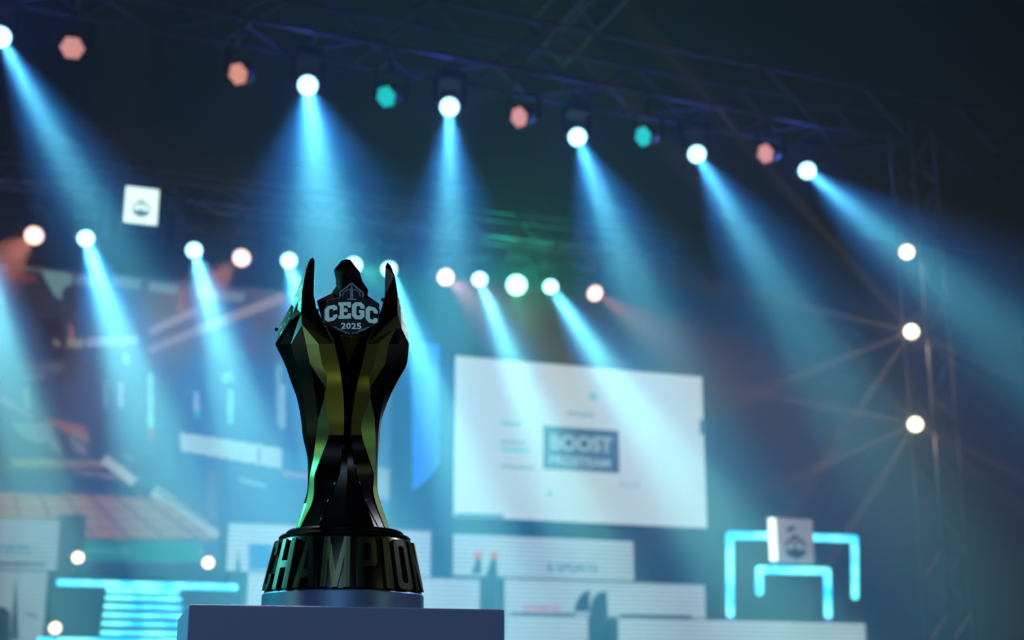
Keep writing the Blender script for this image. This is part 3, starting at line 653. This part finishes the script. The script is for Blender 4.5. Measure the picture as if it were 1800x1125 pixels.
# body: rows of facets. each row: picture y, then (x, depth) for edge, outer, ridge, crease, inner on both sides and the middle
rows = [
 (605, [(484, 0), (511, 20), (538, 42), (560, 46), (588, 36)], (610, 6), [(645, 36), (664, 46), (683, 42), (700, 20), (719, 0)]),
 (640, [(501, 0), (521, 22), (545, 44), (566, 48), (596, 36)], (611, 8), [(637, 36), (658, 48), (677, 44), (695, 22), (715, 0)]),
 (666, [(510, 0), (527, 22), (550, 42), (575, 50), (600, 34)], (611, 10), [(630, 34), (649, 50), (671, 42), (686, 22), (701, 0)]),
 (700, [(522, 0), (533, 22), (555, 40), (570, 46), (604, 32)], (611, 14), [(623, 32), (651, 46), (663, 40), (675, 22), (684, 0)]),
 (737, [(529, 0), (538, 22), (559, 38), (577, 44), (605, 32)], (611, 18), [(618, 32), (637, 44), (659, 38), (668, 22), (671, 0)]),
 (765, [(532, 0), (540, 22), (556, 36), (578, 46), (604, 38)], (611, 30), [(617, 38), (636, 46), (660, 36), (665, 22), (668, 0)]),
 (804, [(540, 0), (542, 16), (551, 26), (564, 40), (600, 46)], (611, 44), [(621, 46), (648, 40), (661, 26), (664, 16), (665, 0)]),
 (835, [(541, 0), (542, 10), (545, 18), (553, 34), (594, 52)], (610, 54), [(626, 52), (657, 32), (662, 18), (663, 10), (664, 0)]),
 (862, [(540, 0), (541, 6), (542, 10), (552, 44), (584, 57)], (609, 62), [(634, 57), (656, 44), (662.5, 10), (663.5, 6), (664, 0)]),
 (885, [(534, 0), (536, 6), (538, 10), (548, 48), (575, 63)], (607, 70), [(643, 63), (661, 48), (668.5, 10), (669.5, 6), (670, 0)]),
 (908, [(527, 0), (529, 7), (531, 12), (537, 52), (566, 70)], (605, 78), [(652, 70), (669, 52), (675.5, 12), (677, 7), (678, 0)]),
 (932, [(517, 0), (520, 10), (523, 18), (527, 56), (557, 76)], (603, 86), [(658, 76), (678, 56), (683.5, 18), (685.5, 10), (687, 0)]),
]
grid = []
for (y, l, m_, r_) in rows:
    row = []
    for (x, dp) in l+[m_]+r_:
        yy = y
        v = L(x, yy, dp); v.z = L(603, y, 0).z if y == 932 else v.z
        row.append(v)
    grid.append(row)
for v in grid[-1]: v.z = ZB-.001
BK = lambda v: Vector((v.x, -.75*v.y+.012, v.z))      # back half, mirrored and a little flatter
NC = len(grid[0])
def shell(faces_f, verts, name, m, parent=T, back=True, bev=.0006, strips=False):
    """front facets closed by a mirrored back and side walls"""
    bm = bmesh.new(); vf = [bm.verts.new(v) for v in verts]; vb = [bm.verts.new(BK(v) if back is True else v+Vector((0, back, 0))) for v in verts]
    cnt = {}
    for f in faces_f:
        try: bm.faces.new([vf[i] for i in f])
        except ValueError: continue
        bm.faces.new([vb[i] for i in f[::-1]])
        for i, j in zip(f, f[1:]+f[:1]): cnt[frozenset((i, j))] = cnt.get(frozenset((i, j)), 0)+1
    for e, c in cnt.items():
        if c == 1:
            i, j = tuple(e); bm.faces.new((vf[i], vf[j], vb[j], vb[i]))
    bm.normal_update()
    if strips:                                  # smooth down each strip, sharp between strips
        nv = len(verts); idx = {}
        for i, v in enumerate(vf): idx[v] = i
        for i, v in enumerate(vb): idx[v] = i+nv
        for f in bm.faces: f.smooth = True
        for e in bm.edges:
            i, j = idx[e.verts[0]], idx[e.verts[1]]
            if abs(i-j) == NC or abs(i-j) == nv or i // nv != j // nv or (len(e.link_faces) == 2 and e.calc_face_angle(0) > .9): e.smooth = False
    bmesh.ops.delete(bm, geom=[v for v in bm.verts if not v.link_faces], context='VERTS')
    me = bpy.data.meshes.new(name)
    bm.normal_update(); bmesh.ops.recalc_face_normals(bm, faces=bm.faces); bm.to_mesh(me); bm.free()
    o = link(name, me, m, parent)
    if bev and not strips:
        md = o.modifiers.new('b', 'BEVEL'); md.width = bev; md.segments = 2; md.limit_method = 'ANGLE'; md.angle_limit = R(9)
    return o
def cr(p0, p1, p2, p3, t): return .5*((2*p1)+(p2-p0)*t+(2*p0-5*p1+4*p2-p3)*t*t+(3*p1-p0-3*p2+p3)*t**3)
SUB = 4; fine = []
for r in range(len(grid)-1):
    g0, g1, g2, g3 = grid[max(0, r-1)], grid[r], grid[r+1], grid[min(len(grid)-1, r+2)]
    for k in range(SUB): fine.append([cr(a_, b_, c_, d_, k/SUB) for a_, b_, c_, d_ in zip(g0, g1, g2, g3)])
fine.append(grid[-1])
verts = [v for row in fine for v in row]
def q(r, c): return [r*NC+c, r*NC+c+1, (r+1)*NC+c+1, (r+1)*NC+c]
NR = len(fine)-1
shell([q(r, c) for r in range(NR) for c in range(NC-1)], verts, 'body', CHROME, strips=True)
def raised(cells, name, m, lift=.0016):  # lifted plates that carry the light on these facets as colour
    vs_ = [v+Vector((0, -lift, 0)) for v in verts]
    return shell(cells, vs_, name, m, back=lift*1.6, strips=True)
raised([q(r, 3) for r in range(0, 5*SUB)], 'wing_lit_facet', OLIVE_LIT); raised([q(r, 6) for r in range(0, 5*SUB)], 'wing_lit_facet', OLIVE_LIT)
taper = lambda r0, cb, r1, cc: [[r0*NC+cb, r*NC+cc, (r+1)*NC+cc] if cc > cb else [r0*NC+cb, (r+1)*NC+cc, r*NC+cc] for r in range(min(r0, r1), max(r0, r1))]
raised([q(r, 2) for r in range(4*SUB, 9*SUB)]+taper(4*SUB, 2, 3*SUB, 3), 'side_lit_facet', GREEN_LIT); raised([q(r, 7) for r in range(4*SUB, 9*SUB)]+taper(4*SUB, 8, 3*SUB, 7), 'side_lit_facet', GREEN_LIT)
# slim rib lines on the skirt
for pth in ([(604, 765), (601, 804), (595, 835), (584, 862), (572, 895), (560, 925)], [(617, 765), (621, 804), (627, 835), (636, 862), (648, 895), (664, 925)]):
    bm = bmesh.new(); dps = [41, 48, 54, 60, 68, 77]
    ps = [L(x, y, dp) for (x, y), dp in zip(pth, dps)]
    for a_, b_ in zip(ps, ps[1:]): tube_bm(bm, a_, b_, .0011, 8)
    link('rib', bm_mesh('rib', bm, True), CHROME, T)
bm = bmesh.new(); tube_bm(bm, L(612, 642, 14), L(609, 700, 20), .0012, 8); tube_bm(bm, L(609, 700, 20), L(611, 765, 34), .0012, 8); link('rib', bm_mesh('rib', bm, True), CHROME, T)

def panel_on(P, faces, join, name='wing_lit_facet', m=OLIVE_LIT):                    # thin added plates carrying the wings' reflected tints
    vs_ = [L(*p) for p in P]
    for i, c in join.items(): vs_[i] = grid[0][c].copy()
    return shell(faces, [v+Vector((0, -.0016, 0)) for v in vs_], name, m, back=.0026, bev=0)
def wing(P, F_, name, join, m=CHROME):
    vs_ = [L(*p) for p in P]
    for i, c in join.items(): vs_[i] = grid[0][c].copy()
    return shell(F_, vs_, name, m, bev=0)
# left wing: 0 tip outer,1 tip inner,2 A,3 Bn,4 N,5 S1,6 S2,7 S3,8 M,9 I1,10 I2,11 I3,12 I4,13 K,14 o,15 b,16 c
Lw = [(544.5, 456, -6), (553, 457, -4), (537, 478, 0), (531, 512, 6), (529, 550, 18), (512, 536, -8), (489, 579, -4), (483, 603, 0), (508, 566, 9),
      (551.5, 518, -2), (556, 541, 4), (568, 566, 14), (589, 607, 37), (531, 571, 38), (511, 606, 20), (538, 606, 42), (560, 606, 46), (549.5, 453, -8)]
Lf = [[0, 2, 5], [2, 3, 5], [5, 3, 4, 8], [5, 8, 6], [6, 8, 7], [0, 17, 1, 2], [2, 1, 9, 3], [3, 9, 10, 4], [4, 10, 11], [4, 11, 12], [7, 8, 4, 13, 14], [13, 15, 14], [13, 16, 15], [13, 4, 12, 16]]
Lf[0] = [0, 2, 5]
wing(Lw, Lf, 'left_wing', {7: 0, 14: 1, 15: 2, 16: 3, 12: 4})
Rw = [(686.5, 466, -6), (677.3, 468, -4), (693.5, 484, 0), (698, 512, 8), (699, 553, 26), (699, 515, -8), (714, 577, 0), (722, 610, 0), (706, 578, 16),
      (676.5, 520, -2), (670, 545, 4), (660, 570, 14), (645, 607, 37), (697, 576, 38), (701, 606, 20), (684, 606, 42), (665, 606, 46), (681, 461, -8)]
Rw[5] = (704, 540, -8)
wing(Rw, Lf, 'right_wing', {7: 10, 14: 9, 15: 8, 16: 7, 12: 6})
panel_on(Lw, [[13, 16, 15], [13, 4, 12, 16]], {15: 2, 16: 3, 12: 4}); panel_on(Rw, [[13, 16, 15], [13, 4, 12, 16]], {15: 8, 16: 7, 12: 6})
taper = lambda r0, cb, r1, cc: [[r0*NC+cb, r*NC+cc, (r+1)*NC+cc] if cc > cb else [r0*NC+cb, (r+1)*NC+cc, r*NC+cc] for r in range(min(r0, r1), max(r0, r1))]
raised([q(r, 2) for r in range(0, SUB)]+taper(SUB, 2, 2*SUB+2, 3), 'wing_lit_facet', OLIVE_LIT); raised([q(r, 7) for r in range(0, SUB)]+taper(SUB, 8, 2*SUB+2, 7), 'wing_lit_facet', OLIVE_LIT)
raised([q(r, c) for r in range(9*SUB, NR) for c in (0, 1, 2)], 'foot_lit_facet', GREEN_LIT); raised([q(r, c) for r in range(9*SUB, NR) for c in (7, 8, 9)], 'foot_lit_facet', GREEN_LIT)
PALE_LIT = mat('pale_lit_chrome', (.20, .25, .20), .26, 1.0, grain=.08, gscale=90)  # lit outer wing faces, their brightness put into the base colour
for P_w, j_w in ((Lw, {7: 0}), (Rw, {7: 10})): panel_on(P_w, [[0, 2, 5], [2, 3, 5], [5, 3, 4, 8], [5, 8, 6], [6, 8, 7]], j_w, 'outer_lit_facet', PALE_LIT)
# dark hollow under the emblem, joining the wings
hol = [L(566, 560, 0), L(589, 606, 30), L(598, 645, 22), (L(612, 660, 8)), L(634, 645, 22), L(644, 606, 30), L(664, 560, 0), L(612, 560, -14), L(612, 606, -2), L(592, 560, -2), L(636, 560, -2)]
shell([[0, 9, 8, 1], [9, 7, 8], [7, 10, 8], [10, 6, 5, 8], [1, 8, 3, 2], [8, 5, 4, 3]], hol, 'cup_hollow', CHROME, back=.012)
# wedge under emblem tip
wd_ = [L(597, 588, 42), L(636, 588, 42), L(619, 592, 48), L(612, 640, 26)]
shell([[0, 2, 3], [2, 1, 3]], wd_, 'centre_wedge', OLIVE_LIT, back=.01)
# pointed head
hp = [(584, 532, 0), (584, 513, 0), (591, 503, 4), (590, 487, 4), (587, 474, 2), (600, 458, 0), (606, 455.5, 0), (616, 456, 0), (632, 477, 2), (637, 494, 4), (647, 509, 2), (645, 532, 0), (609, 478, 22), (616, 503, 30), (616, 535, 34)]
hf = [[4, 12, 5], [5, 12, 6], [6, 12, 7], [7, 12, 8], [4, 3, 12], [3, 13, 12], [12, 13, 9, 8], [3, 2, 13], [2, 1, 14, 13], [1, 0, 14], [13, 10, 9], [13, 14, 10], [14, 11, 10]]
shell(hf, [L(*p) for p in hp], 'pointed_head', CHROME)
sh = [(557, 528, 2), (586, 514, 2), (590, 530, 20), (566, 560, 16), (645, 519, 2), (667, 534, 2), (664, 560, 16), (640, 530, 20)]
shell([[0, 1, 2, 3], [4, 5, 6, 7], [2, 7, 6, 3]], [L(*p) for p in sh], 'shoulder_plate', CHROME, back=.02)
# small bright studs
for p in ((673, 527, 0), (486, 579, -8), (557, 546, 4)):
    bm = bmesh.new(); bmesh.ops.create_icosphere(bm, subdivisions=2, radius=.0034); link('stud', bm_mesh('stud', bm, True), CHROME, T).location = L(*p)

lw = [L(*p) for p in Lw]  # added pale beads stand for the white glints on the left wing
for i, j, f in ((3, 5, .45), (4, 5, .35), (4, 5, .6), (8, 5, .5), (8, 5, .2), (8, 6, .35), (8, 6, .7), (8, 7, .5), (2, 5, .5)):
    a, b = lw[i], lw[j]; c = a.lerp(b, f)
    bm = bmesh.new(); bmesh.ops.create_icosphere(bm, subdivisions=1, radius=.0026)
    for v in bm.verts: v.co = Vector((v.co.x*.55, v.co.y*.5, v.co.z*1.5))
    bm.transform(Matrix.Rotation(R(28), 4, 'Y')); link('glint_bead', bm_mesh('glint_bead', bm), mat('glint_bead_metal', (.85, .88, .86), .3, 1.0), T).location = c
# emblem
ep = [(576, 527), (597, 523), (596, 513.5), (618.4, 495.5), (639.5, 514.5), (638, 522), (662, 530), (668, 545), (664, 571), (617, 592), (584, 577), (569, 568), (569.5, 545)]
ED = 44
vs_ = [L(x, y, ED) for x, y in ep]
bm = bmesh.new(); poly_prism(bm, vs_, Vector((0, .006, 0))); plate = link('emblem_plate', bm_mesh('emblem_plate', bm), NAVYPLATE, T)
NAVYPLATE.node_tree.nodes['Principled BSDF'].inputs['Specular IOR Level'].default_value = .12
md = plate.modifiers.new('b', 'BEVEL'); md.width = .0008; md.segments = 2
Cg = [(2.5, 0), (7.5, 0), (10, 2.5), (10, 5), (6.6, 5), (6.6, 3.8), (5.9, 3.1), (4.3, 3.1), (3.5, 3.9), (3.5, 10.1), (4.3, 10.9), (5.9, 10.9), (6.6, 10.2), (6.6, 9), (10, 9), (10, 11.5), (7.5, 14), (2.5, 14), (0, 11.5), (0, 2.5)]
Gg = [(2.5, 0), (7.5, 0), (10, 2.5), (10, 7.6), (5.6, 7.6), (5.6, 5.4), (6.6, 5.4), (6.6, 3.8), (5.9, 3.1), (4.3, 3.1), (3.5, 3.9), (3.5, 10.1), (4.3, 10.9), (5.9, 10.9), (6.6, 10.2), (6.6, 9), (10, 9), (10, 11.5), (7.5, 14), (2.5, 14), (0, 11.5), (0, 2.5)]
Eg = [(0, 0), (10, 0), (10, 4.6), (7.7, 4.6), (7.2, 3), (4.4, 3), (4.4, 5.6), (7.4, 5.6), (7.4, 8.4), (4.4, 8.4), (4.4, 11), (7.2, 11), (7.7, 9.4), (10, 9.4), (10, 14), (0, 14), (0, 11.4), (1.1, 11.4), (1.1, 2.6), (0, 2.6)]
def epx(x, y): return 560+x/10.225, 490+y/10.225
def glyph(pts, x0, x1, y0, y1, sh_, name, m=PRINT):
    bm = bmesh.new(); P_ = []
    for gx, gy in pts:
        X = x0+(x1-x0)*gx/10; Y = y1-(y1-y0)*gy/14+sh_*(X-(x0+x1)/2)
        P_.append(L(*epx(X, Y), ED)+Vector((0, -.0012, 0)))
    poly_prism(bm, P_, Vector((0, .0012, 0))); return link(name, bm_mesh(name, bm), m, plate)
glyph(Cg, 112, 336, 482, 765, -.22, 'letter'); glyph(Eg, 355, 580, 424, 722, -.03, 'letter'); glyph(Gg, 600, 826, 426, 732, .05, 'letter'); glyph(Cg, 846, 1064, 508, 800, .22, 'letter')
for ch, x0, x1 in zip('2025', (405, 497, 590, 685), (488, 578, 676, 770)):
    me = text_mesh(ch, .01, .03); y0, y1 = 792+(x0-400)*.02, 905+(x0-400)*.02
    for v in me.vertices: v.co = L(*epx(x0+v.co.x*(x1-x0), y1-v.co.y*(y1-y0)), ED)+Vector((0, -.0005-(.0007 if v.co.z > 0 else 0), 0))
    me.materials.clear(); link('digit', me, PRINT, plate)
def stroke(pts, wd, name='print_line', m=PRINTD, close=False):
    bm = bmesh.new()
    for (ax, ay), (bx, by) in zip(pts, pts[1:]):
        l = math.hypot(bx-ax, by-ay); nx, ny = -(by-ay)/l*wd/2, (bx-ax)/l*wd/2; ex, ey = (bx-ax)/l*wd*.3, (by-ay)/l*wd*.3
        P_ = [L(*epx(*p), ED)+Vector((0, -.0009, 0)) for p in ((ax+nx-ex, ay+ny-ey), (bx+nx+ex, by+ny+ey), (bx-nx+ex, by-ny+ey), (ax-nx-ex, ay-ny-ey))]
        poly_prism(bm, P_, Vector((0, .0009, 0)))
    return link(name, bm_mesh(name, bm), m, plate)
stroke([(392, 312), (382, 246), (597, 82), (805, 264), (795, 330)], 24)
stroke([(430, 310), (455, 245), (510, 205), (560, 190)], 14); stroke([(640, 190), (690, 205), (735, 255), (750, 320)], 14)
stroke([(597, 130), (594, 190)], 22); stroke([(594, 190), (592, 350)], 50); stroke([(560, 215), (632, 215)], 18); stroke([(528, 368), (668, 374)], 26)
stroke([(270, 862), (440, 935), (490, 985)], 14); stroke([(340, 905), (480, 960), (560, 985)], 16); stroke([(905, 872), (740, 930), (690, 990)], 14); stroke([(860, 905), (720, 955), (600, 980)], 12)
P5 = [(480+math.sin(k*math.pi/5)*(46 if k % 2 == 0 else 20), 560-math.cos(k*math.pi/5)*(46 if k % 2 == 0 else 20)) for k in range(10)]
bm = bmesh.new(); poly_prism(bm, [L(*epx(*p), ED)+Vector((0, -.0018, 0)) for p in P5], Vector((0, .0008, 0))); link('star', bm_mesh('star', bm), PRINT, plate)
